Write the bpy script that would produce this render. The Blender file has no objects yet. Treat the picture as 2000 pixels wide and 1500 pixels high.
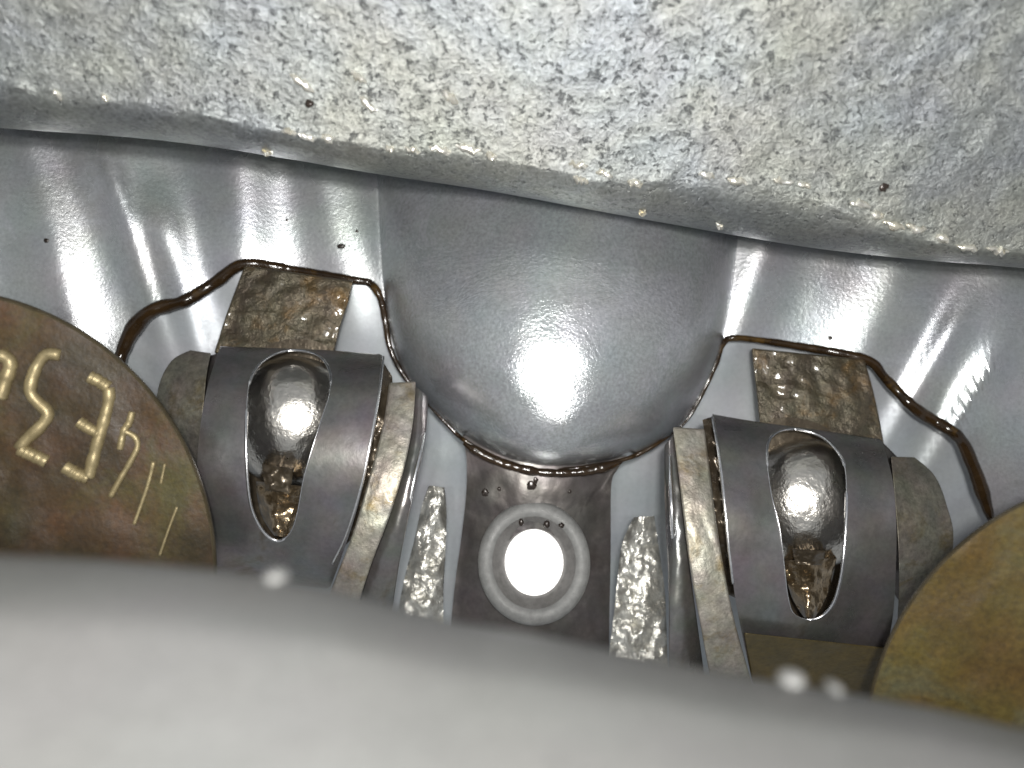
import bpy, math, random
from mathutils import Vector, noise, Matrix

# ------------------------------------------------------------------ camera
sc = bpy.context.scene
C = sc.collection
S = 0.01                      # everything below is written in centimetres
F = 1500.0                    # focal length in pixels of the 2000 px wide picture

cam_d = bpy.data.cameras.new('camera')
cam = bpy.data.objects.new('camera', cam_d); C.objects.link(cam)
cam.location = (0, 0, 0); cam.rotation_euler = (math.radians(90), 0, 0)
cam_d.sensor_width = 36; cam_d.lens = 36*F/2000
cam_d.clip_start = 0.001; cam_d.clip_end = 10
cam_d.dof.use_dof = True
cam_d.dof.focus_distance = 5.5*S
cam_d.dof.aperture_fstop = 31
sc.camera = cam

# ------------------------------------------------------------------ light
w = bpy.data.worlds.new('World'); sc.world = w; w.use_nodes = True
w.node_tree.nodes['Background'].inputs[0].default_value = (0.93, 0.97, 1.0, 1)
w.node_tree.nodes['Background'].inputs[1].default_value = 0.33
def lamp(x, y, z, power, r=0.12, col=(1, .985, .95)):
    l = bpy.data.lights.new('scope_lamp', 'POINT'); l.energy = power
    l.shadow_soft_size = r*S; l.color = col
    o = bpy.data.objects.new('scope_lamp', l); o.location = (x*S, y*S, z*S); C.objects.link(o)
lamp(0.10, -1.10, 0.50, 0.17, 0.20)
lamp(-0.60, -1.10, 0.10, 0.036)
lamp(0.60, -1.10, 0.10, 0.036)
sc.view_settings.view_transform = 'Standard'
sc.view_settings.look = 'None'
sc.view_settings.exposure = 0
sc.view_settings.gamma = 1

# ------------------------------------------------------------------ helpers
def at(px, py, d):
    """point seen at pixel (px, py) lying d centimetres in front of the lens"""
    return Vector((d*(px-1000)/F, d, d*(750-py)/F))

def crom(pts, n, closed=False):
    """smooth curve through 2-D/3-D points, n samples evenly spaced by length"""
    P = [tuple(p) for p in pts]
    m = len(P); out = []
    segs = m if closed else m-1
    for i in range(segs):
        if closed: a, b, c, d = P[i-1], P[i], P[(i+1) % m], P[(i+2) % m]
        else: a, b, c, d = P[max(i-1, 0)], P[i], P[i+1], P[min(i+2, m-1)]
        for k in range(16):
            t = k/16
            out.append(tuple(0.5*(2*b[j]+(c[j]-a[j])*t+(2*a[j]-5*b[j]+4*c[j]-d[j])*t*t+(3*b[j]-a[j]-3*c[j]+d[j])*t**3) for j in range(len(b))))
    out.append(P[0] if closed else P[-1])
    L = [0]
    for i in range(1, len(out)): L.append(L[-1]+math.dist(out[i], out[i-1]))
    res = []; k = 0
    cnt = n if closed else n-1
    for i in range(n):
        s = L[-1]*i/cnt
        while k < len(L)-2 and L[k+1] < s: k += 1
        t = (s-L[k])/max(1e-9, L[k+1]-L[k]); t = min(max(t, 0), 1)
        res.append(tuple(out[k][j]*(1-t)+out[k+1][j]*t for j in range(len(out[k]))))
    return res

def interp(tab, x):
    if x <= tab[0][0]: return tab[0][1]
    for (a, va), (b, vb) in zip(tab, tab[1:]):
        if x <= b: return va+(vb-va)*(x-a)/(b-a)
    return tab[-1][1]

def link(name, verts, faces, mat, parent=None, smooth=35, bevel=0, mats=None, fm=None):
    c = Vector((0, 0, 0))
    for v in verts: c += Vector(v)
    c /= len(verts)
    me = bpy.data.meshes.new(name)
    me.from_pydata([((Vector(v)-c)*S)[:] for v in verts], [], faces)
    for m in (mats or [mat]): me.materials.append(m)
    if fm:
        for p, k in zip(me.polygons, fm): p.material_index = k
    import bmesh
    bm = bmesh.new(); bm.from_mesh(me)
    bmesh.ops.recalc_face_normals(bm, faces=bm.faces); bm.to_mesh(me); bm.free()
    for p in me.polygons: p.use_smooth = True
    if smooth < 180: me.set_sharp_from_angle(angle=math.radians(smooth))
    o = bpy.data.objects.new(name, me); C.objects.link(o)
    loc = c*S
    if parent:
        o.parent = parent
        q = parent
        while q: loc = loc-q.location; q = q.parent
    o.location = loc
    if bevel:
        b = o.modifiers.new('edge', 'BEVEL'); b.width = bevel*S; b.segments = 3
        b.limit_method = 'ANGLE'; b.angle_limit = math.radians(40)
    return o

def thing(name, label, cat, p, group=None):
    o = bpy.data.objects.new(name, None); C.objects.link(o)
    o.empty_display_size = 0.002
    o.location = Vector(p)*S
    return tag(o, label, cat, group)

def tag(o, label, cat, group=None, kind=None):
    o['label'] = label; o['category'] = cat
    if group: o['group'] = group
    if kind: o['kind'] = kind
    return o

def grid_faces(nr, nc, off=0, wrap=False):
    f = []
    for i in range(nr-1):
        for j in range(nc if wrap else nc-1):
            k = (j+1) % nc
            f.append((off+i*nc+j, off+i*nc+k, off+(i+1)*nc+k, off+(i+1)*nc+j))
    return f

def sheet(rows):
    nr, nc = len(rows), len(rows[0])
    return [p for r in rows for p in r], grid_faces(nr, nc)

def solid(rows, thick, back=None):
    """front grid of points + a back grid moved away from the lens, closed all round"""
    nr, nc = len(rows), len(rows[0])
    fr = [p for r in rows for p in r]
    bk = []
    for p in fr:
        q = Vector(p); d = q.normalized() if back is None else Vector(back)
        bk.append(q + d*thick)
    n = len(fr)
    f = grid_faces(nr, nc)+[tuple(reversed(x)) for x in grid_faces(nr, nc, n)]
    ring = [j for j in range(nc)]+[i*nc+nc-1 for i in range(1, nr)]+[(nr-1)*nc+j for j in range(nc-2, -1, -1)]+[i*nc for i in range(nr-2, 0, -1)]
    for a, b in zip(ring, ring[1:]+ring[:1]): f.append((a, b, b+n, a+n))
    return fr+bk, f

def n2(x, y, z=0, sc_=1.0): return noise.noise(Vector((x*sc_, y*sc_, z)))
def fbm(p, o=4): return noise.fractal(Vector(p), 1.0, 2.0, o)

def strip(L, R, depth, nr=50, nc=16, rough=0, rs=4.0, thick=.3, back=None, seed=0):
    """a solid band between two pixel curves L and R (top to bottom); depth(u, v) in cm"""
    l, r = crom(L, nr), crom(R, nr)
    rows = []
    for i in range(nr):
        v = i/(nr-1); row = []
        for j in range(nc):
            u = j/(nc-1)
            x = l[i][0]*(1-u)+r[i][0]*u; y = l[i][1]*(1-u)+r[i][1]*u
            d = depth(u, v)
            p = at(x, y, d)
            if rough: d += rough*fbm((p.x*rs+seed, p.y*rs, p.z*rs), 4)
            row.append(at(x, y, d))
        rows.append(row)
    return solid(rows, thick, back)

def tube(pts, rad, seg=10):
    """round bar through 3-D points, rad a number or list"""
    n = len(pts); V = []; 
    if not hasattr(rad, '__len__'): rad = [rad]*n
    P = [Vector(p) for p in pts]; prev = None
    for i in range(n):
        t = (P[min(i+1, n-1)]-P[max(i-1, 0)]).normalized()
        a = t.cross(Vector((0, 1, 0.01))).normalized() if prev is None else (prev-t*prev.dot(t)).normalized()
        prev = a; b = t.cross(a)
        for k in range(seg):
            th = 2*math.pi*k/seg
            V.append(P[i]+(a*math.cos(th)+b*math.sin(th))*rad[i])
    f = grid_faces(n, seg, 0, True)
    f.append(tuple(range(seg-1, -1, -1))); f.append(tuple((n-1)*seg+k for k in range(seg)))
    return V, f

def blob(c, rx, ry, rz, nr=24, nc=32, rough=0, rs=4, power=1.0, rot=None):
    V = []; 
    for i in range(nr+1):
        a = math.pi*i/nr
        for j in range(nc):
            b = 2*math.pi*j/nc
            n = Vector((math.sin(a)*math.cos(b), math.sin(a)*math.sin(b), math.cos(a)))
            k = 1+rough*fbm((n.x*rs+c[0]*9, n.y*rs, n.z*rs))
            p = Vector((n.x*rx*k, n.y*ry*k, n.z*rz*k))
            if rot: p = rot @ p
            V.append(Vector(c)+p)
    f = grid_faces(nr+1, nc, 0, True)
    return V, f

def merge(*parts):
    V, Fc = [], []
    for v, f in parts:
        o = len(V); V += list(v); Fc += [tuple(i+o for i in q) for q in f]
    return V, Fc

# ------------------------------------------------------------------ materials
def material(name, c1, c2, rough=.4, metal=.8, big=3, fine=30, bump=.2, bscale=40, bdist=.01,
             r_var=.1, c3=None, c3_scale=8, c3_at=.6, c3_w=.08, coat=0, fine_amt=.25, pits=0, pit_scale=30,
             stretch=(1, 1, 1), hue=.0, spec=.5, bump2=0, b2scale=12):
    m = bpy.data.materials.new(name); m.use_nodes = True
    nt = m.node_tree; N = nt.nodes; L = nt.links
    bs = N['Principled BSDF']
    tc = N.new('ShaderNodeTexCoord'); mp = N.new('ShaderNodeMapping')
    mp.inputs['Scale'].default_value = tuple(100*s for s in stretch)
    L.new(tc.outputs['Object'], mp.inputs['Vector'])
    def nz(scale, detail=5, rgh=.55, dist=0):
        n = N.new('ShaderNodeTexNoise'); n.inputs['Scale'].default_value = scale
        n.inputs['Detail'].default_value = detail; n.inputs['Roughness'].default_value = rgh
        n.inputs['Distortion'].default_value = dist
        L.new(mp.outputs[0], n.inputs['Vector']); return n
    def ramp(src, a, b, lo=0, hi=1):
        r = N.new('ShaderNodeMapRange'); L.new(src, r.inputs['Value'])
        r.inputs['From Min'].default_value = a; r.inputs['From Max'].default_value = b
        r.inputs['To Min'].default_value = lo; r.inputs['To Max'].default_value = hi
        return r.outputs[0]
    def mix(fac, a, b, mode='MIX'):
        x = N.new('ShaderNodeMix'); x.data_type = 'RGBA'; x.blend_type = mode
        if isinstance(fac, (int, float)): x.inputs[0].default_value = fac
        else: L.new(fac, x.inputs[0])
        for k, q in ((6, a), (7, b)):
            if isinstance(q, tuple): x.inputs[k].default_value = (*q, 1)
            else: L.new(q, x.inputs[k])
        return x.outputs[2]
    nb = nz(big, 4, .6, .4)
    col = mix(ramp(nb.outputs['Fac'], .35, .65), c1, c2)
    if hue:
        nh = nz(big*2.3, 2, .5)
        col = mix(hue, col, nh.outputs['Color'], 'OVERLAY')
    if c3:
        n3 = nz(c3_scale, 6, .65, .6)
        col = mix(ramp(n3.outputs['Fac'], c3_at-c3_w, c3_at+c3_w), col, c3)
    nf = nz(fine, 3, .7)
    col = mix(fine_amt, col, mix(1.0, col, ramp(nf.outputs['Fac'], .3, .7, .25, 1.9), 'MULTIPLY'))
    h = nz(bscale, 4, .65).outputs['Fac']
    if bump2:
        hb = nz(b2scale, 3, .6).outputs['Fac']
        a = N.new('ShaderNodeMath'); a.operation = 'MULTIPLY_ADD'
        L.new(hb, a.inputs[0]); a.inputs[1].default_value = bump2; L.new(h, a.inputs[2]); h = a.outputs[0]
    if pits:
        v = N.new('ShaderNodeTexVoronoi'); v.inputs['Scale'].default_value = pit_scale
        wv = N.new('ShaderNodeMix'); wv.data_type = 'VECTOR'; wv.inputs[0].default_value = .16
        L.new(mp.outputs[0], wv.inputs[4]); L.new(nz(pit_scale*.8, 3, .7).outputs['Color'], wv.inputs[5]); L.new(wv.outputs[1], v.inputs['Vector'])
        sel = N.new('ShaderNodeSeparateColor'); L.new(v.outputs['Color'], sel.inputs[0])
        k = N.new('ShaderNodeMath'); k.operation = 'MULTIPLY'
        L.new(ramp(v.outputs['Distance'], .10, .42, 1, 0), k.inputs[0]); L.new(ramp(sel.outputs[0], .4, .5), k.inputs[1])
        k2 = N.new('ShaderNodeMath'); k2.operation = 'MULTIPLY'; L.new(k.outputs[0], k2.inputs[0]); k2.inputs[1].default_value = pits
        col = mix(k2.outputs[0], col, tuple(q*.28 for q in c1))
        a = N.new('ShaderNodeMath'); a.operation = 'MULTIPLY_ADD'
        L.new(k.outputs[0], a.inputs[0]); a.inputs[1].default_value = -.7; L.new(h, a.inputs[2]); h = a.outputs[0]
    L.new(col, bs.inputs['Base Color'])
    L.new(ramp(nb.outputs['Fac'], .3, .7, rough-r_var, rough+r_var), bs.inputs['Roughness'])
    bs.inputs['Metallic'].default_value = metal
    bs.inputs['Specular IOR Level'].default_value = spec
    if coat:
        bs.inputs['Coat Weight'].default_value = coat; bs.inputs['Coat Roughness'].default_value = .12
    if bump:
        b = N.new('ShaderNodeBump'); b.inputs['Strength'].default_value = bump
        b.inputs['Distance'].default_value = bdist*S
        L.new(h, b.inputs['Height']); L.new(b.outputs[0], bs.inputs['Normal'])
    return m

M = {}
M['rough_cast'] = material('rough cast aluminium', (.25, .267, .285), (.295, .302, .275), .47, .75, 1.0, 34, .6, 34, .018, .04, fine_amt=.4, pits=.7, pit_scale=21, hue=.03, stretch=(1, 1, 1.25))
M['wall'] = material('satin cast aluminium', (.42, .435, .445), (.49, .505, .515), .27, .75, .9, 38, .25, 34, .010, .04, fine_amt=.16, hue=.10, c3=(.56, .57, .60), c3_scale=2.2, c3_at=.66)
M['boss'] = material('satin cast boss', (.50, .52, .535), (.55, .565, .58), .225, .8, 1.1, 40, .4, 42, .010, .03, fine_amt=.25, hue=.08, c3=(.62, .62, .66), c3_scale=1.6, c3_at=.60)
M['lower'] = material('smooth grey casting', (.43, .46, .485), (.49, .51, .53), .36, .45, .8, 30, .12, 26, .008, .04, fine_amt=.08, hue=.06)
M['ledge'] = material('machined grey ledge', (.130, .130, .127), (.140, .140, .136), .5, .25, .8, 40, .35, 45, .008, .02, fine_amt=.2, hue=.03)
M['sleeve'] = material('dark polished steel', (.185, .176, .174), (.25, .238, .236), .30, .85, 1.6, 28, .12, 22, .008, .06, c3=(.15, .115, .07), c3_scale=1.6, c3_at=.68, fine_amt=.14, hue=.16)
M['rim'] = material('polished edge highlight', (.75, .75, .78), (.85, .84, .84), .22, 1, 2, 30, .1, 30, .006)
M['cap'] = material('dull dark sintered steel', (.13, .12, .10), (.19, .175, .145), .5, .6, 2.2, 28, .5, 30, .012, .06, c3=(.11, .085, .04), c3_scale=3, c3_at=.6, fine_amt=.35, hue=.12)
M['burr'] = material('chipped burr with painted glints', (.85, .80, .66), (.95, .93, .88), .3, .8, 8, 30, .6, 30, .01)  # near-white colour paints the crease glints onto the flakes
M['flange'] = material('oily sintered steel', (.27, .245, .205), (.37, .345, .30), .50, .7, 2.2, 28, .5, 30, .012, .06, c3=(.20, .15, .07), c3_scale=3, c3_at=.6, fine_amt=.3, hue=.12, coat=.1)
M['block'] = material('oil stained rough steel', (.065, .052, .034), (.115, .095, .062), .36, .5, 2.5, 26, .9, 26, .018, .08, c3=(.12, .07, .022), c3_scale=3.2, c3_at=.6, fine_amt=.35, hue=.12, coat=.5)
M['ball'] = material('hammered bright steel', (.66, .63, .58), (.74, .71, .66), .26, 1, 2, 22, .5, 10, .022, .04, fine_amt=.12)
M['olive'] = material('olive brown oil film', (.055, .042, .014), (.09, .065, .022), .4, .3, 2.5, 24, .3, 20, .01)
M['gold'] = material('oily gold reflection', (.22, .15, .075), (.48, .38, .26), .2, .9, 4, 25, .8, 12, .02, .05, coat=.8)
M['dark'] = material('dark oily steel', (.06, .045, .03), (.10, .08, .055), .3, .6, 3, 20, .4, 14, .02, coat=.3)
M['oil'] = material('brown oil bead', (.030, .017, .007), (.014, .008, .004), .14, .0, 3, 12, .3, 6, .02, .03, c3=(.09, .05, .012), c3_scale=3, c3_at=.66, coat=.2, spec=.4)
M['web'] = material('dark brown web', (.075, .068, .064), (.105, .095, .090), .36, .7, 1.5, 26, .15, 20, .008, .06, c3=(.13, .12, .12), c3_scale=1.2, c3_at=.62, fine_amt=.15, hue=.10)
M['collar'] = material('worn grey collar', (.155, .155, .15), (.19, .19, .185), .6, .2, 3, 20, .3, 18, .01, fine_amt=.2)
M['collar_in'] = material('dull countersink', (.11, .105, .10), (.145, .14, .135), .5, .4, 3, 20, .3, 18, .01, fine_amt=.25)
M['rib'] = material('glittering rough rib', (.72, .71, .66), (.50, .48, .42), .34, .8, 3, 18, 1.0, 17, .02, .05, fine_amt=.3, coat=.4)
M['disc'] = material('brown varnished steel', (.026, .017, .006), (.052, .026, .007), .50, 0, 1.5, 30, .4, 22, .010, .06, c3=(.046, .038, .009), c3_scale=1.4, c3_at=.58, fine_amt=.4, hue=.28, spec=.35)
M['disc_yellow'] = material('yellow brown varnished steel', (.050, .032, .006), (.072, .050, .009), .50, 0, 1.5, 30, .4, 22, .010, .06, c3=(.060, .058, .028), c3_scale=1.6, c3_at=.62, fine_amt=.4, hue=.22, spec=.35)
M['disc_edge'] = material('worn disc edge', (.075, .06, .035), (.05, .038, .018), .5, .1, 3, 20, .3, 16, .01)
M['letter'] = material('pale raised letter', (.33, .27, .15), (.24, .19, .10), .45, .5, 4, 18, .3, 14, .01)
M['pit'] = material('dark speck', (.035, .025, .02), (.02, .015, .012), .3, .2, 4, 20, .2, 10, .01)
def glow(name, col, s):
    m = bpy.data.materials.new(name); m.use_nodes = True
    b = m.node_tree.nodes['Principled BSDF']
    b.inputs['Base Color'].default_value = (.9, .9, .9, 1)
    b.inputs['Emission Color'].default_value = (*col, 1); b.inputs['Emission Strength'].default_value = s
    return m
M['glow'] = glow('white glow in hole', (1, .985, .96), 1.6)

# ------------------------------------------------------------------ casting wall (depth field)
RIDGE = [  # x1, y1, x2, y2, sigma px, height cm  (rounded ribs cast into the wall)
    (225, 380, 335, 720, 16, .050), (330, 470, 385, 700, 30, .075), (462, 300, 470, 470, 46, .085),
    (630, 340, 690, 620, 34, .05), (40, 250, 130, 620, 45, .07), (190, 280, 260, 420, 40, .05),
    (1500, 480, 1440, 640, 36, .07), (1770, 520, 1690, 700, 45, .05), (1850, 660, 1740, 860, 22, .065),
    (1920, 740, 1810, 920, 14, .045), (1960, 560, 1900, 760, 50, .06),
]
def segdist(x, y, x1, y1, x2, y2):
    dx, dy = x2-x1, y2-y1; t = ((x-x1)*dx+(y-y1)*dy)/(dx*dx+dy*dy)
    e = max(0, t-1, -t)*math.hypot(dx, dy)
    return abs((x-x1)*dy-(y-y1)*dx)/math.hypot(dx, dy), e
def Wd(x, y):
    d = 6.5-0.45*((x-1060)/1060)**2 + 0.06*((y-620)/500)
    for x1, y1, x2, y2, s, h in RIDGE:
        q, e = segdist(x, y, x1, y1, x2, y2)
        d -= h*math.exp(-(q/s)**2/2-(e/95)**2)
    d += .02*fbm((x/260, y/500, 3), 2)
    # cast fillet sweeping forward into the boss on both sides
    xl, xr = interp(BXL, y), interp(BXR, y)
    tl = min(max((x-(xl-95))/95, 0), 1) if x < 1060 else 0
    tr = min(max(((xr+110)-x)/110, 0), 1) if x >= 1060 else 0
    d -= .08*tl**2*min(1, max(0, (720-y)/260))
    return d
BXL = [(250, 722), (350, 735), (500, 744), (620, 756), (715, 782)]
BXR = [(250, 1452), (350, 1448), (520, 1436), (668, 1412), (768, 1372)]

SEAM = [(-900, 800), (-250, 800), (150, 800), (215, 740), (235, 685), (260, 640), (300, 605), (360, 588), (420, 552), (475, 516), (560, 525), (690, 547), (722, 553), (742, 580), (752, 625), (760, 680),
        (1404, 700), (1412, 668), (1440, 660), (1560, 676), (1690, 702), (1730, 740), (1790, 800), (1868, 850), (1898, 905), (1935, 1010), (1960, 1080), (2250, 1100)]
cols = [-900+12*i for i in range(321)]
rows = []
for i in range(90):
    v = i/89; row = []
    for x in cols:
        y = 120+(interp(SEAM, x)-120)*v
        row.append(at(x, y, Wd(x, y)))
    rows.append(row)
wall_root = thing('casting_wall', 'satin grey ribbed casting wall behind, swelling into a large rounded boss at its middle', 'casting', at(1060, 500, 7.0))
V, Fc = solid(rows, .06)
n_1 = len(Fc)
specks = [blob(at(x, y, Wd(x, y)), q/F*6.4, r_/F*3, r_/F*6.4, 8, 10, .3, 2) for x, y, q, r_ in [(666, 481, 9, 5), (697, 452, 3, 3), (90, 470, 5, 4), (1622, 660, 5, 4), (560, 430, 3, 3)]]
SV, SF = merge((V, Fc), *specks)
wall = link('wall', SV, SF, None, wall_root, 50, mats=[M['wall'], M['pit']], fm=[0]*n_1+[1]*(len(SF)-n_1))

# boss: a big rounded swelling, closed at the bottom
BL = [(722, 250), (735, 350), (744, 500), (756, 620), (782, 715), (838, 792), (910, 858), (985, 896), (1070, 912)]
BR = [(1452, 250), (1448, 350), (1436, 520), (1412, 668), (1372, 768), (1312, 848), (1235, 890), (1150, 908), (1070, 912)]
bl, br = crom(BL, 90), crom(BR, 90)
def bossH(v):
    return max(0, 1-max(0, (v-.62)/.38)**3)**.5
def bossbase(x, y): return 6.42-0.12*((y-620)/500)
rows = []
for i in range(90):
    v = i/89; row = []
    for j in range(81):
        u = j/80; uu = .5-.5*math.cos(math.pi*u)
        x = bl[i][0]*(1-uu)+br[i][0]*uu; y = bl[i][1]*(1-uu)+br[i][1]*uu
        k = math.sin(math.pi*u)**(1.0+.35*max(0, 1-v/.45))
        base = 6.46-.08*min(1, max(0, (720-y)/260))
        sy = (y-765)/F*5.6
        dc = 5.42+(sy*sy/5.4 if sy < 0 else sy*sy/4.0)
        d = base-(base-dc)*bossH(v)*k + .008*fbm((x/120, y/120, 7), 3)
        row.append(at(x, y, d))
    rows.append(row)
V, Fc = sheet(rows)
n_b = len(Fc)
specks = [blob(at(x, y, d), r/F*6, r/F*3, q/F*6, 8, 10, .3, 2) for x, y, d, r, q in
          [(1047, 858, 5.78, 9, 13), (1060, 850, 5.75, 4, 5), (1022, 852, 5.75, 3, 4)]]
SV, SF = merge((V, Fc), *specks)
boss = link('boss', SV, SF, None, wall_root, 60, mats=[M['boss'], M['pit']], fm=[0]*n_b+[1]*(len(SF)-n_b))

# ------------------------------------------------------------------ lower casting below the oily seam
rows = []
for i in range(70):
    y = 440+i*16
    rows.append([at(x, y, Wd(x, y)+.07+.40*max(0, y-560)/500) for x in cols])
V, Fc = solid(rows, .2)
lower = tag(link('lower_casting', V, Fc, M['lower'], None, 60), 'smooth pale blue grey casting face below the brown seam line', 'casting')

# ------------------------------------------------------------------ brown oil bead following the seam
def bead(pts, r0, r1, depth, seed=0, n=90):
    c = crom(pts, n); P = []; R = []
    for i, (x, y) in enumerate(c):
        t = i/(n-1)
        P.append(at(x, y, depth(x, y)))
        R.append((r0*(1-t)+r1*t)*min(1, .3+9*min(t, 1-t))*(1+.28*fbm((i*.12, seed, 0), 3)))
    return tube(P, R, 12)
bd = lambda x, y: Wd(x, y)-.005
bbd = lambda x, y: 6.30
o1 = bead([(222, 745), (238, 690), (262, 640), (300, 605), (360, 588), (420, 552), (475, 516), (560, 525), (690, 547), (722, 553), (742, 580), (752, 625), (762, 680), (790, 735), (838, 792)],
          .066, .017, lambda x, y: bd(x, y) if x < 730 else 6.36, 1, 150)
o2 = bead([(835, 790), (870, 825), (910, 862), (985, 900), (1070, 916), (1150, 912), (1235, 892), (1308, 852)], .016, .020, lambda x, y: 6.06 if 900 < x < 1240 else 6.2, 2)
# fatter drip line under the middle of the boss
o3 = bead([(905, 866), (960, 897), (1020, 916), (1080, 924), (1150, 920), (1215, 902)], .032, .034, lambda x, y: 5.97, 5)
o4 = bead([(1308, 852), (1342, 820), (1372, 768), (1398, 710), (1412, 672), (1440, 660), (1560, 676), (1690, 702), (1730, 740), (1790, 800), (1868, 850), (1898, 905), (1918, 960), (1940, 1030)],
          .015, .060, lambda x, y: bd(x, y) if x > 1420 else 6.36, 3, 150)
V, Fc = merge(o1, o2, o3, o4)
tag(link('oil_bead', V, Fc, M['oil'], None, 180), 'thin glossy brown oil bead tracing the seam under the boss and round both rocker blocks', 'oil bead')

# ------------------------------------------------------------------ dark web with the lit hole
web = thing('web_plate', 'dark brown upright plate under the boss, pierced by a brightly lit round hole', 'plate', at(1050, 1240, 6.2))
HC = (1043, 1098)
outer_l = [(898, 850), (908, 872), (912, 910), (910, 970), (901, 1050), (890, 1130), (880, 1230), (866, 1450)]
outer_r = [(1240, 888), (1210, 905), (1196, 935), (1193, 970), (1193, 1050), (1192, 1130), (1190, 1230), (1190, 1450)]
poly = crom(outer_l, 40)+[(866+(1190-866)*k/20, 1450) for k in range(1, 20)]+list(reversed(crom(outer_r, 40)))+[(1240+(898-1240)*k/20, 888+(850-888)*k/20) for k in range(1, 20)]
def ray_poly(cx, cy, a, poly):
    dx, dy = math.cos(a), math.sin(a); best = None
    for (x1, y1), (x2, y2) in zip(poly, poly[1:]+poly[:1]):
        ex, ey = x2-x1, y2-y1; den = dx*ey-dy*ex
        if abs(den) < 1e-9: continue
        t = ((x1-cx)*ey-(y1-cy)*ex)/den; s = ((x1-cx)*dy-(y1-cy)*dx)/den
        if t > 0 and -1e-6 <= s <= 1+1e-6 and (best is None or t < best): best = t
    return (cx+dx*best, cy+dy*best)
def holed(outer, inner_fn, depth, thick, N=220, Mr=26, c=None, rough=0, ease=1.6):
    """plate in pixel space with one opening; inner_fn(angle) gives the opening's outline"""
    rings = []
    for m in range(Mr):
        t = (m/(Mr-1))**ease; ring = []
        for k in range(N):
            a = 2*math.pi*k/N
            ox, oy = ray_poly(c[0], c[1], a, outer); ix, iy = inner_fn(a)
            x, y = ix+(ox-ix)*t, iy+(oy-iy)*t
            d = depth(x, y)
            if rough: d += rough*fbm((x/40, y/40, 1), 3)
            ring.append(at(x, y, d))
        rings.append(ring)
    fr = [p for r in rings for p in r]; n = len(fr)
    bk = [p+p.normalized()*thick for p in fr]
    f = grid_faces(Mr, N, 0, True)+[tuple(reversed(q)) for q in grid_faces(Mr, N, n, True)]
    for base in (0, (Mr-1)*N):
        for k in range(N):
            a, b = base+k, base+(k+1) % N
            f.append((a, b, b+n, a+n))
    return fr+bk, f
WD = lambda x, y: 6.12-.10*math.cos(min(1, abs(x-1045)/150)*math.pi/2)+.0003*max(0, 960-y)
V, Fc = holed(poly, lambda a: (HC[0]+62*math.cos(a), HC[1]+66*math.sin(a)), WD, .25, c=HC, rough=.006)
n_w = len(Fc)
specks = [blob(at(x, y, WD(x, y)), r/F*6, r/F*3, q/F*6, 8, 10, .3, 2) for x, y, r, q in [(1038, 948, 10, 9), (1046, 938, 5, 6), (948, 962, 8, 8), (975, 955, 4, 4), (1112, 960, 4, 4)]]
SV, SF = merge((V, Fc), *specks)
link('plate', SV, SF, None, web, 40, .012, mats=[M['web'], M['pit']], fm=[0]*n_w+[1]*(len(SF)-n_w))
# collar: turned ring (lathe around the hole's axis)
def lathe(c, prof, n=96, ex=1.0, ey=1.0, tilt=0):
    """prof = [(radius cm, towards-lens offset cm)] turned about the line of sight through c"""
    c = Vector(c); ax = -c.normalized(); X = Vector((1, 0, 0)); X = (X-ax*X.dot(ax)).normalized(); Z = ax.cross(X)*-1
    if Z.z < 0: Z = -Z
    V = []
    for r, h in prof:
        for k in range(n):
            a = 2*math.pi*k/n
            V.append(c+X*(r*ex*math.cos(a))+Z*(r*ey*math.sin(a))+ax*h)
    return V, grid_faces(len(prof), n, 0, True)
hc = at(HC[0], HC[1], 5.93)
k = 5.93/F
V, Fc = lathe(hc, [(112*k, -.05), (112*k, .0), (106*k, .02), (96*k, .03), (88*k, .025), (82*k, .01)], ex=.98, ey=1.06)
link('collar', V, Fc, M['collar'], web, 60)
V, Fc = lathe(hc, [(83*k, .015), (78*k, -.005), (66*k, -.05), (61*k, -.07), (60*k, -.28)], ex=.98, ey=1.06)
n1 = len(Fc)
specks = [blob(at(x, y, 5.93), r/F*6, r/F*4, q/F*6, 8, 10, .3, 2) for x, y, r, q in [(1018, 1020, 5, 7), (1068, 1024, 6, 7), (1096, 1026, 6, 5)]]
SV, SF = merge((V, Fc), *specks)
link('countersink', SV, SF, None, web, 60, mats=[M['collar_in'], M['pit']], fm=[0]*n1+[1]*(len(SF)-n1))
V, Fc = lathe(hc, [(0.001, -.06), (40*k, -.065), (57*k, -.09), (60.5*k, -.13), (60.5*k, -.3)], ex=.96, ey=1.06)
link('lens', V, Fc, M['glow'], web, 60)  # glowing disc added for the bright light in the hole

# ------------------------------------------------------------------ glittering rough ribs beside the web
V, Fc = strip([(838, 948), (825, 985), (808, 1060), (790, 1130), (770, 1230)], [(868, 952), (872, 1000), (870, 1080), (866, 1150), (866, 1240)],
              lambda u, v: 6.15-.09*math.sin(math.pi*min(max(u, .02), .98))**.6-.12*v, 70, 22, .05, 8, .3, seed=3)
tag(link('cast_rib', V, Fc, M['rib'], None, 50), 'narrow glittering rough rib between the dark plate and the rocker under the stamped disc side', 'rib', 'rough ribs flanking the dark plate')
V, Fc = strip([(1238, 1010), (1216, 1060), (1206, 1130), (1200, 1190), (1188, 1290)], [(1278, 1008), (1285, 1060), (1298, 1150), (1302, 1230), (1304, 1310)],
              lambda u, v: 6.15-.09*math.sin(math.pi*min(max(u, .02), .98))**.6-.12*v, 70, 26, .05, 8, .3, seed=8)
tag(link('cast_rib', V, Fc, M['rib'], None, 50), 'wider flaring glittering rib between the dark plate and the rocker beside the yellow disc', 'rib', 'rough ribs flanking the dark plate')

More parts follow.
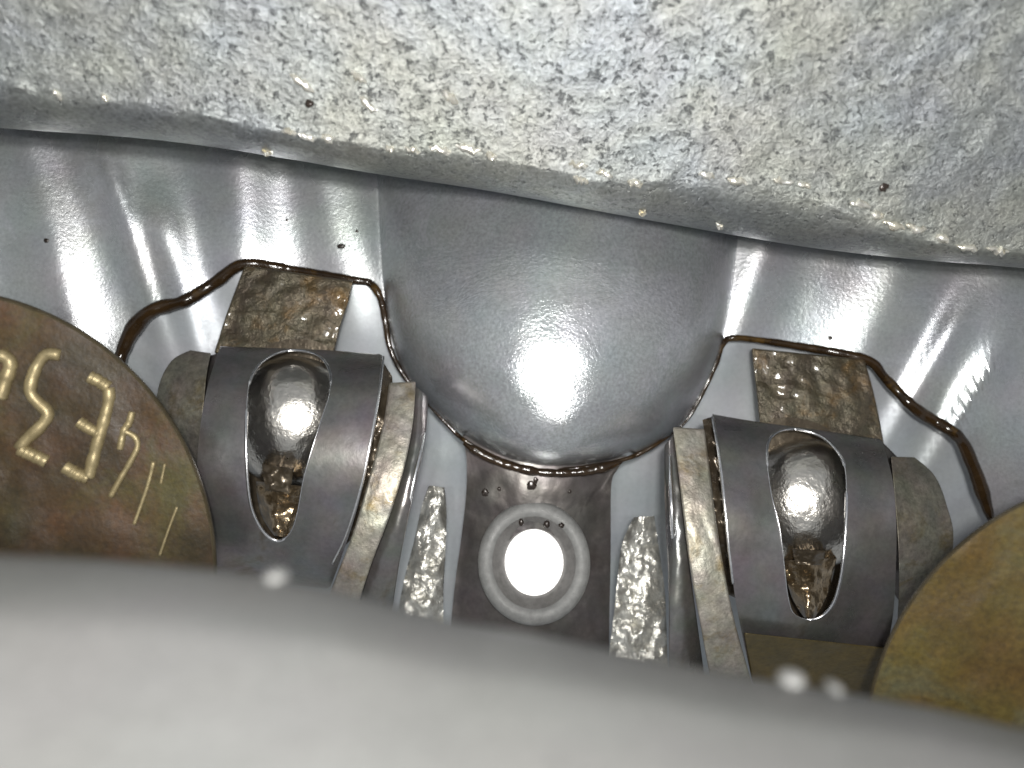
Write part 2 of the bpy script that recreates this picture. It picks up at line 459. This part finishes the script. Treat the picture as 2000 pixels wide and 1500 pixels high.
# ------------------------------------------------------------------ rockers
def rocker(label, block, sleeve_top, sleeve_bot, sl, sr, slot, flanges, thin, end, ball, pocket, notch, lip, base, seed):
    U = base[0] < 0
    root = thing('rocker_arm', label, 'rocker arm', base, 'rocker arms either side of the boss')
    # rough block on top
    BLk, BRk = block
    V, Fc = strip(BLk, BRk, lambda u, v: 6.22-.12*v-.03*math.sin(math.pi*u), 40, 40, .03, 6, .35, seed=seed)
    link('block', V, Fc, M['block'], root, 50, .015)
    # barrel sleeve with an oval slot
    outer = crom(sleeve_top, 30)[:-1]+crom(sr, 40)[:-1]+list(reversed(crom(sleeve_bot, 30)))[:-1]+list(reversed(crom(sl, 40)))[:-1]
    slot_c = crom(slot, 200, True)
    cx = sum(p[0] for p in slot)/len(slot); cy = sum(p[1] for p in slot)/len(slot)
    tt = sleeve_top; tb = sleeve_bot
    def dep(x, y):
        yt = interp(tt, x); yb = interp(tb, x)
        v = (y-yt)/(yb-yt); q = min(max((2*v-1), -1), 1)*.95
        return 5.98-.80*math.sqrt(1-q*q)
    V, Fc = holed(outer, lambda a: ray_poly(cx, cy, a, slot_c), dep, .10, 240, 34, (cx, cy), 0, 1.3)
    link('sleeve', V, Fc, M['sleeve'], root, 40, .012)
    # rim tubes painting the bright highlights on slot edge and inner sleeve edge
    P = [at(x, y, dep(x, y)-.004) for x, y in slot_c]
    Vt, Ft = tube(P+[P[0]], [.011 if ((x < cx) == U and y > cy-70) or y < cy-120 else .004 for x, y in slot_c+[slot_c[0]]], 8)  # thicker along the bright side, so the highlight is in the shape
    link('slot_rim', Vt, Ft, M['rim'], root, 180)
    edge = flanges[2]
    P = [at(x, y, dep(x, y)+.01) for x, y in crom(edge, 60)]
    Vt, Ft = tube(P, .012, 8)
    link('edge_rim', Vt, Ft, M['rim'], root, 180)
    V, Fc = strip(lip[0], lip[1], lambda u, v: (5.44+.16*v if U else 5.20+.36*v), 12, 30, .01, 6, .1, seed=seed+1)
    link('lip', V, Fc, M[lip[2]], root, 50, .01)
    # core behind the slot, pivot ball, oily lump coloured as gold reflections
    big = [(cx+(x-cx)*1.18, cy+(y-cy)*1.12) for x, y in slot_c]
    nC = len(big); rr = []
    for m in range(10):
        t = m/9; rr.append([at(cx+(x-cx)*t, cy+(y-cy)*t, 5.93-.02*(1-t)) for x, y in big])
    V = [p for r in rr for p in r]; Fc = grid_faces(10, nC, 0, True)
    link('core', V, Fc, M['dark'], root, 180)  # added dark sheet stands for the sleeve's dark interior, hides the wall
    bx, by, rx, rz, tilt = ball
    V, Fc = blob(at(bx, by, 5.90), rx, .42, rz, 48, 64, .012, 3, rot=Matrix.Rotation(tilt, 3, 'Y'))
    link('pivot_ball', V, Fc, M['ball'], root, 180)
    PL, PR = pocket
    V, Fc = strip(PL, PR, lambda u, v: 5.55-.10*math.sin(math.pi*u)+.10*math.sin(math.pi*v), 30, 16, .07, 6, .2, seed=seed+2)
    link('gold_reflection', V, Fc, M['gold'], root, 60)
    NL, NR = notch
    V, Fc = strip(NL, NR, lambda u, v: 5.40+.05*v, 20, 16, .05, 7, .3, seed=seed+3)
    link('notch', V, Fc, M['dark'], root, 60)  # solid dark piece stands in for the notch hollow
    # flanges
    fl, fr = flanges[0], flanges[1]
    V, Fc = strip(fl, fr, lambda u, v: 5.75-.55*math.sin(math.pi*(.1+.72*v))-.008*math.sin(math.pi*u), 60, 16, .010, 12, .35, seed=seed+4)
    link('flange', V, Fc, M['flange'], root, 50, .02)
    V, Fc = strip(thin[0], thin[1], lambda u, v: 5.85-.5*math.sin(math.pi*(.1+.72*v))-.03*math.sin(math.pi*u), 60, 8, .01, 8, .3, seed=seed+5)
    link('thin_plate', V, Fc, M['sleeve'], root, 50, .01)
    P = [at(x, y, 5.86-.5*math.sin(math.pi*(.1+.72*i/59))) for i, (x, y) in enumerate(crom(thin[2], 60))]
    Vt, Ft = tube(P, [.006+.012*math.sin(math.pi*i/59) for i in range(60)], 8)
    link('plate_rim', Vt, Ft, M['rim'], root, 180)
    # dark strip filling the recess between sleeve and flange
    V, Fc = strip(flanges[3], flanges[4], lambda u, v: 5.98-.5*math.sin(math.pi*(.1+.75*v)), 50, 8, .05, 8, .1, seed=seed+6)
    link('gap_dark_strip', V, Fc, M['dark'], root, 60)
    # rounded end on the outer side
    V, Fc = strip(end[0], end[1], lambda u, v: 5.95-.12*(u if U else 1-u)-.32*math.sin(math.pi*(.1+.8*v)), 50, 20, .012, 7, .5, seed=seed+7)
    link('end_cap', V, Fc, M['cap'], root, 50, .03)
    V, Fc = strip(end[2], end[3], lambda u, v: 6.10-.40*math.sin(math.pi*(.1+.8*v)), 50, 10, .02, 7, .4, seed=seed+9)
    link('shoulder', V, Fc, M['web'], root, 50, .02)
    return root

rocker('dark steel rocker with slotted barrel sleeve, beside the brown disc with raised characters',
    ([(478, 518), (462, 560), (440, 620), (418, 690)], [(690, 549), (680, 590), (664, 640), (650, 700)]),
    [(430, 676), (540, 680), (640, 684), (748, 692)], [(404, 1130), (480, 1136), (560, 1142), (644, 1150)],
    [(430, 676), (404, 760), (388, 860), (384, 960), (388, 1030), (404, 1130)],
    [(748, 692), (742, 760), (728, 850), (706, 960), (680, 1050), (644, 1150)],
    [(560, 685), (617, 692), (644, 725), (643, 770), (628, 818), (606, 888), (592, 940), (581, 1000), (568, 1038), (545, 1056), (518, 1042), (495, 1003), (485, 955), (481, 880), (481, 818), (487, 748), (513, 706)],
    ([(760, 748), (748, 830), (722, 930), (690, 1040), (655, 1130), (630, 1200)],
     [(812, 745), (806, 830), (788, 920), (760, 1010), (726, 1100), (690, 1210)],
     [(748, 698), (740, 770), (724, 860), (704, 955), (676, 1045), (650, 1100)],
     [(744, 700), (735, 800), (705, 940), (660, 1080)], [(766, 735), (765, 800), (735, 920), (690, 1050)]),
    ([(810, 752), (804, 840), (784, 930), (756, 1020), (722, 1110), (695, 1200)],
     [(836, 775), (832, 840), (816, 920), (798, 1010), (780, 1100), (765, 1200)],
     [(834, 790), (826, 860), (808, 940), (792, 1020), (775, 1110)]),
    ([(372, 684), (335, 705), (310, 755), (303, 830), (312, 900), (330, 960)], [(412, 690), (404, 730), (398, 790), (392, 850), (390, 910), (392, 960)],
     [(392, 700), (372, 780), (362, 870), (366, 960)], [(425, 690), (408, 770), (396, 860), (394, 960)]),
    (572, 822, .50, .50, -.08),
    ([(500, 940), (502, 970), (512, 1010), (535, 1046)], [(596, 950), (590, 980), (578, 1020), (562, 1050)]),
    ([(512, 906), (514, 930), (520, 958)], [(572, 916), (570, 940), (564, 962)]),
    ([(420, 1070), (418, 1098)], [(664, 1080), (652, 1112)], 'flange'),
    at(560, 1110, 5.9), 0)

rocker('dark steel rocker with slotted barrel sleeve, beside the plain yellow brown disc',
    ([(1468, 680), (1472, 720), (1478, 770), (1484, 830)], [(1688, 702), (1702, 750), (1716, 810), (1732, 900)]),
    [(1388, 808), (1480, 824), (1600, 840), (1722, 858)], [(1472, 1345), (1540, 1358), (1630, 1374), (1698, 1390)],
    [(1388, 808), (1404, 880), (1416, 970), (1424, 1060), (1438, 1180), (1472, 1345)],
    [(1722, 858), (1742, 930), (1750, 1010), (1750, 1100), (1740, 1230), (1698, 1390)],
    [(1550, 838), (1600, 851), (1634, 880), (1651, 918), (1653, 1000), (1648, 1083), (1641, 1133), (1628, 1177), (1606, 1203), (1578, 1210), (1550, 1198), (1539, 1165), (1533, 1117), (1523, 1033), (1505, 957), (1498, 880), (1512, 848)],
    ([(1314, 834), (1322, 900), (1334, 1000), (1348, 1110), (1368, 1220), (1390, 1340)],
     [(1376, 838), (1384, 900), (1396, 1000), (1412, 1100), (1434, 1210), (1470, 1340)],
     [(1392, 816), (1406, 900), (1416, 990), (1424, 1070), (1432, 1140)],
     [(1372, 820), (1384, 900), (1398, 1010), (1420, 1160)], [(1396, 812), (1412, 900), (1424, 1010), (1440, 1170)]),
    ([(1298, 870), (1298, 960), (1302, 1060), (1306, 1160), (1306, 1450)],
     [(1320, 842), (1326, 920), (1338, 1030), (1350, 1130), (1376, 1320)],
     [(1308, 870), (1310, 950), (1314, 1040), (1318, 1120)]),
    ([(1740, 892), (1748, 980), (1754, 1060), (1756, 1140), (1752, 1230)], [(1786, 893), (1826, 930), (1850, 990), (1862, 1060), (1840, 1200)],
     [(1722, 862), (1740, 940), (1746, 1030), (1746, 1160)], [(1752, 892), (1770, 960), (1780, 1060), (1776, 1200)]),
    (1574, 984, .50, .50, .08),
    ([(1530, 1095), (1536, 1130), (1548, 1170), (1570, 1206)], [(1634, 1090), (1626, 1130), (1612, 1170), (1592, 1206)]),
    ([(1548, 1072), (1550, 1085), (1554, 1102)], [(1612, 1076), (1610, 1090), (1604, 1104)]),
    ([(1453, 1236), (1462, 1290), (1470, 1335)], [(1738, 1266), (1722, 1320), (1704, 1370)], 'olive'),
    at(1580, 1290, 5.9), 20)

# ------------------------------------------------------------------ brown discs
def circle3(a, b, c):
    ax, ay = a; bx, by = b; cx, cy = c
    d = 2*(ax*(by-cy)+bx*(cy-ay)+cx*(ay-by))
    ux = ((ax*ax+ay*ay)*(by-cy)+(bx*bx+by*by)*(cy-ay)+(cx*cx+cy*cy)*(ay-by))/d
    uy = ((ax*ax+ay*ay)*(cx-bx)+(bx*bx+by*by)*(ax-cx)+(cx*cx+cy*cy)*(bx-ax))/d
    return ux, uy, math.hypot(ax-ux, ay-uy)
def disc(label, pts, depth, mat, seed):
    ux, uy, r = circle3(*pts)
    root = thing('brown_disc', label, 'disc', at(ux, uy, depth(ux, uy)+.2), 'brown discs at the two sides')
    n = 160; prof = [0.02*i for i in range(1, 49)]+[.975, .985]
    fr = [[at(ux+r*q*math.cos(2*math.pi*k/n), uy+r*q*math.sin(2*math.pi*k/n), depth(ux+r*q*math.cos(2*math.pi*k/n), uy+r*q*math.sin(2*math.pi*k/n))+.012*fbm((q*6*math.cos(2*math.pi*k/n), q*6*math.sin(2*math.pi*k/n), seed))) for k in range(n)] for q in prof]
    V = [p for row in fr for p in row]; Fc = grid_faces(len(prof), n, 0, True); Fc.append(tuple(range(n)))
    link('face', V, Fc, mat, root, 180)
    ed = [(.985, 0), (.993, .012), (1, .05), (1, .30), (.9, .32)]
    fr = [[at(ux+r*q*math.cos(2*math.pi*k/n), uy+r*q*math.sin(2*math.pi*k/n), depth(ux+r*q*math.cos(2*math.pi*k/n), uy+r*q*math.sin(2*math.pi*k/n))+h) for k in range(n)] for q, h in ed]
    V = [p for row in fr for p in row]
    link('rim', V, grid_faces(len(ed), n, 0, True), M['disc_edge'], root, 60)
    return root
LD = lambda x, y: 4.75+.0007*(x-200)+.0002*(y-800)
ld = disc('brown varnished disc with pale raised mirrored characters on its face', [(0, 578), (295, 762), (424, 1100)], LD, M['disc'], 1)
def stroke(name, pts, r, parent, mat='letter'):
    c = crom(pts, 30) if len(pts) > 2 else [tuple(pts[0][j]*(1-t/11)+pts[1][j]*t/11 for j in (0, 1)) for t in range(12)]
    return tube([at(x, y, LD(x, y)-.004) for x, y in c], [r*(1+.2*fbm((i*.3, r*99, 0), 2)) for i in range(len(c))], 8)
letters = [
    [stroke('', [(-30, 690), (0, 694), (16, 702), (20, 716), (10, 745), (0, 778)], 0.041, ld)],
    [stroke('', [(118, 694), (92, 692), (74, 712), (62, 742), (60, 768), (74, 786), (94, 808), (78, 834), (52, 858), (38, 876)], 0.036, ld),
     stroke('', [(38, 877), (60, 887), (92, 902)], 0.041, ld)],
    [stroke('', [(175, 736), (192, 744), (212, 757)], 0.040, ld), stroke('', [(212, 757), (213, 780), (203, 822), (190, 866), (180, 905), (173, 932)], 0.036, ld),
     stroke('', [(173, 934), (150, 925), (126, 912)], 0.041, ld), stroke('', [(194, 848), (176, 838), (154, 824)], 0.036, ld)],
    [stroke('', [(258, 804), (252, 826), (242, 842), (234, 878)], 0.022, ld), stroke('', [(242, 842), (262, 852), (269, 870), (258, 896), (238, 930), (216, 970)], 0.019, ld)],
]
for k_, st in enumerate(letters):
    V, Fc = merge(*st); link('raised_character', V, Fc, M['letter'], ld, 180)
sc1 = merge(stroke('', [(300, 902), (288, 950), (262, 1024)], .012, ld), stroke('', [(322, 906), (314, 945)], .009, ld), stroke('', [(346, 990), (330, 1032), (312, 1084)], .008, ld))
link('scratch', sc1[0], sc1[1], M['letter'], ld, 180)
RD = lambda x, y: 4.6-.0008*(x-1800)+.0002*(y-1200)
disc('plain yellow brown varnished disc without any characters', [(2000, 978), (1838, 1095), (1712, 1302)], RD, M['disc_yellow'], 2)

# ------------------------------------------------------------------ rough overhanging casting (top)
EDGE = [(-1000, 130), (-300, 225), (0, 250), (250, 268), (400, 285), (560, 310), (750, 342), (950, 372), (1200, 418), (1450, 462), (1600, 486), (1800, 508), (2000, 524), (2300, 560), (3000, 640)]
EDGE0 = EDGE
CREASE = [(-1000, 20), (-300, 120), (0, 165), (100, 180), (300, 205), (560, 258), (760, 288), (950, 300), (1150, 345), (1400, 352), (1600, 395), (1700, 435), (1850, 478), (2000, 492), (2300, 530), (3000, 610)]
EDGE = crom(EDGE, 300); CREASE = crom(CREASE, 300)
TD0 = lambda x, y: 4.02+.98*max(0, (y+250)/700)-.25*((x-1100)/1100)**2*0.6
def castD(x, y, e=None, c=None):
    e = interp(EDGE, x) if e is None else e; c = interp(CREASE, x) if c is None else c
    d = TD0(x, y)
    t = max(0, (y-c)/(e-c)); d += .50*(1-math.sqrt(max(0, 1-min(t, 1)**2)))
    p = at(x, y, 4.5)
    g = math.exp(-((y-c)/9)**2)
    d -= .035*g*max(0, fbm((x/60, y/40, 4), 3)+.1)
    return d+min(t, 1)*.03*fbm((p.x*5, p.z*5, 3), 4)+.008*fbm((p.x*7, p.z*7, 0), 3)+.012*fbm((p.x*1.2, p.z*1.2, 9), 2)
rows = []
colx = [-1000+8*i for i in range(501)]
for i in range(150):
    v = i/149; row = []
    for x in colx:
        e = interp(EDGE, x); c = interp(CREASE, x)
        y = -260+(e+260)*v
        d = castD(x, y, e, c)
        row.append(at(x, y, d))
    rows.append(row)
for k_ in range(1, 9):   # underside running back to the wall
    row = []
    for x in colx:
        e = interp(EDGE, x); d = TD0(x, e)+.50+.28*k_
        row.append(at(x, e-22*k_-.8*k_*k_, d+.02*fbm((x/50, k_, 2), 3)))
    rows.append(row)
V, Fc = sheet(rows)
n_t = len(Fc)
def tdep(x, y): return TD0(x, y)
spk = [blob(at(x, y, tdep(x, y)-.0), r/F*5, r/F*3, q/F*5, 8, 10, .35, 2) for x, y, r, q in [(1725, 362, 9, 11), (604, 202, 8, 8)]]
flk = []
random.seed(4)
for x, y, l in [(112, 186, 22), (205, 192, 14), (565, 256, 30), (600, 268, 34), (640, 270, 24), (762, 290, 16), (805, 294, 30), (860, 292, 44), (915, 292, 50), (960, 304, 20), (1130, 322, 36), (1135, 352, 30), (1180, 340, 34),
                (1240, 358, 30), (1380, 342, 30), (1440, 354, 40), (1530, 354, 40), (1570, 362, 24), (1680, 398, 40), (1715, 420, 24), (1745, 440, 44), (1790, 446, 40), (1840, 468, 24), (1890, 484, 40), (1950, 490, 40),
                (590, 160, 60), (880, 190, 40), (522, 320, 18), (1255, 414, 10), (1405, 440, 8), (700, 150, 40), (720, 205, 44)]:
    if interp(EDGE, x)-y < 6: y = interp(EDGE, x)-8
    a = math.radians(12 if y > 230 else 38); h = l*.5
    P = [(x-h*math.cos(a)+2*h*math.cos(a)*t/7, y-h*math.sin(a)+2*h*math.sin(a)*t/7+random.uniform(-4, 4)) for t in range(8)]
    P = [at(X, Y, castD(X, Y)-.006) for X, Y in P]
    flk.append(tube(P, [.005+.020*math.sin(math.pi*(t+.3)/7.6)*random.uniform(.4, 1.4) for t in range(8)], 6))
spV, spF = merge(*spk); fkV, fkF = merge(*flk)
SV, SF = merge((V, Fc), (spV, spF), (fkV, fkF))
cast = link('rough_casting', SV, SF, None, None, 60, mats=[M['rough_cast'], M['pit'], M['burr']], fm=[0]*n_t+[1]*len(spF)+[2]*len(fkF))
tag(cast, 'pitted rough pale casting overhanging the whole top, with bright burrs along its lower crease', 'casting')

# ------------------------------------------------------------------ near ledge (out of focus)
LEDGE = [(-2000, 900), (-600, 1040), (0, 1082), (200, 1092), (420, 1112), (650, 1150), (880, 1212), (1060, 1242), (1200, 1270), (1450, 1322), (1800, 1378), (2000, 1425), (2600, 1500), (4200, 1780)]
rows = []
for i in range(70):
    v = i/69; row = []
    for k_ in range(220):
        x = -2000+6200*k_/219
        e = interp(LEDGE, x)
        y = e+(max(1720, e+250)-e)*v
        d = 2.15-.93*v**.6
        t = max(0, 1-v/.22); d += .22*t*t
        row.append(at(x, y, d+.003*fbm((x/200, y/120, 5), 2)))
    rows.append(row)
for k_ in range(1, 6):
    rows.insert(0, [at(-2000+6200*j/219, interp(LEDGE, -2000+6200*j/219)+9*k_*k_, 2.37+.03*k_) for j in range(220)])
V, Fc = sheet(rows)
tag(link('near_ledge', V, Fc, M['ledge'], None, 80), 'blurred smooth grey metal ledge running across the whole bottom, closest to the lens', 'ledge')
for x, y, r, lb in [(540, 1126, 24, 'small blurred bright stud just under the sleeve nearest the lettered disc'),
                    (1545, 1326, 26, 'larger blurred bright stud just under the sleeve nearest the plain yellow disc'),
                    (1628, 1342, 13, 'smallest blurred bright stud under the sleeve beside the plain yellow disc')]:
    V, Fc = blob(at(x, y, 2.30), r/F*2.30, .05, r*.6/F*2.30, 16, 24)  # metal nubs stand in for blurred bolt glints
    tag(link('glint', V, Fc, M['collar'], None, 180), lb, 'glint', 'small blurred bolt glints at the ledge')
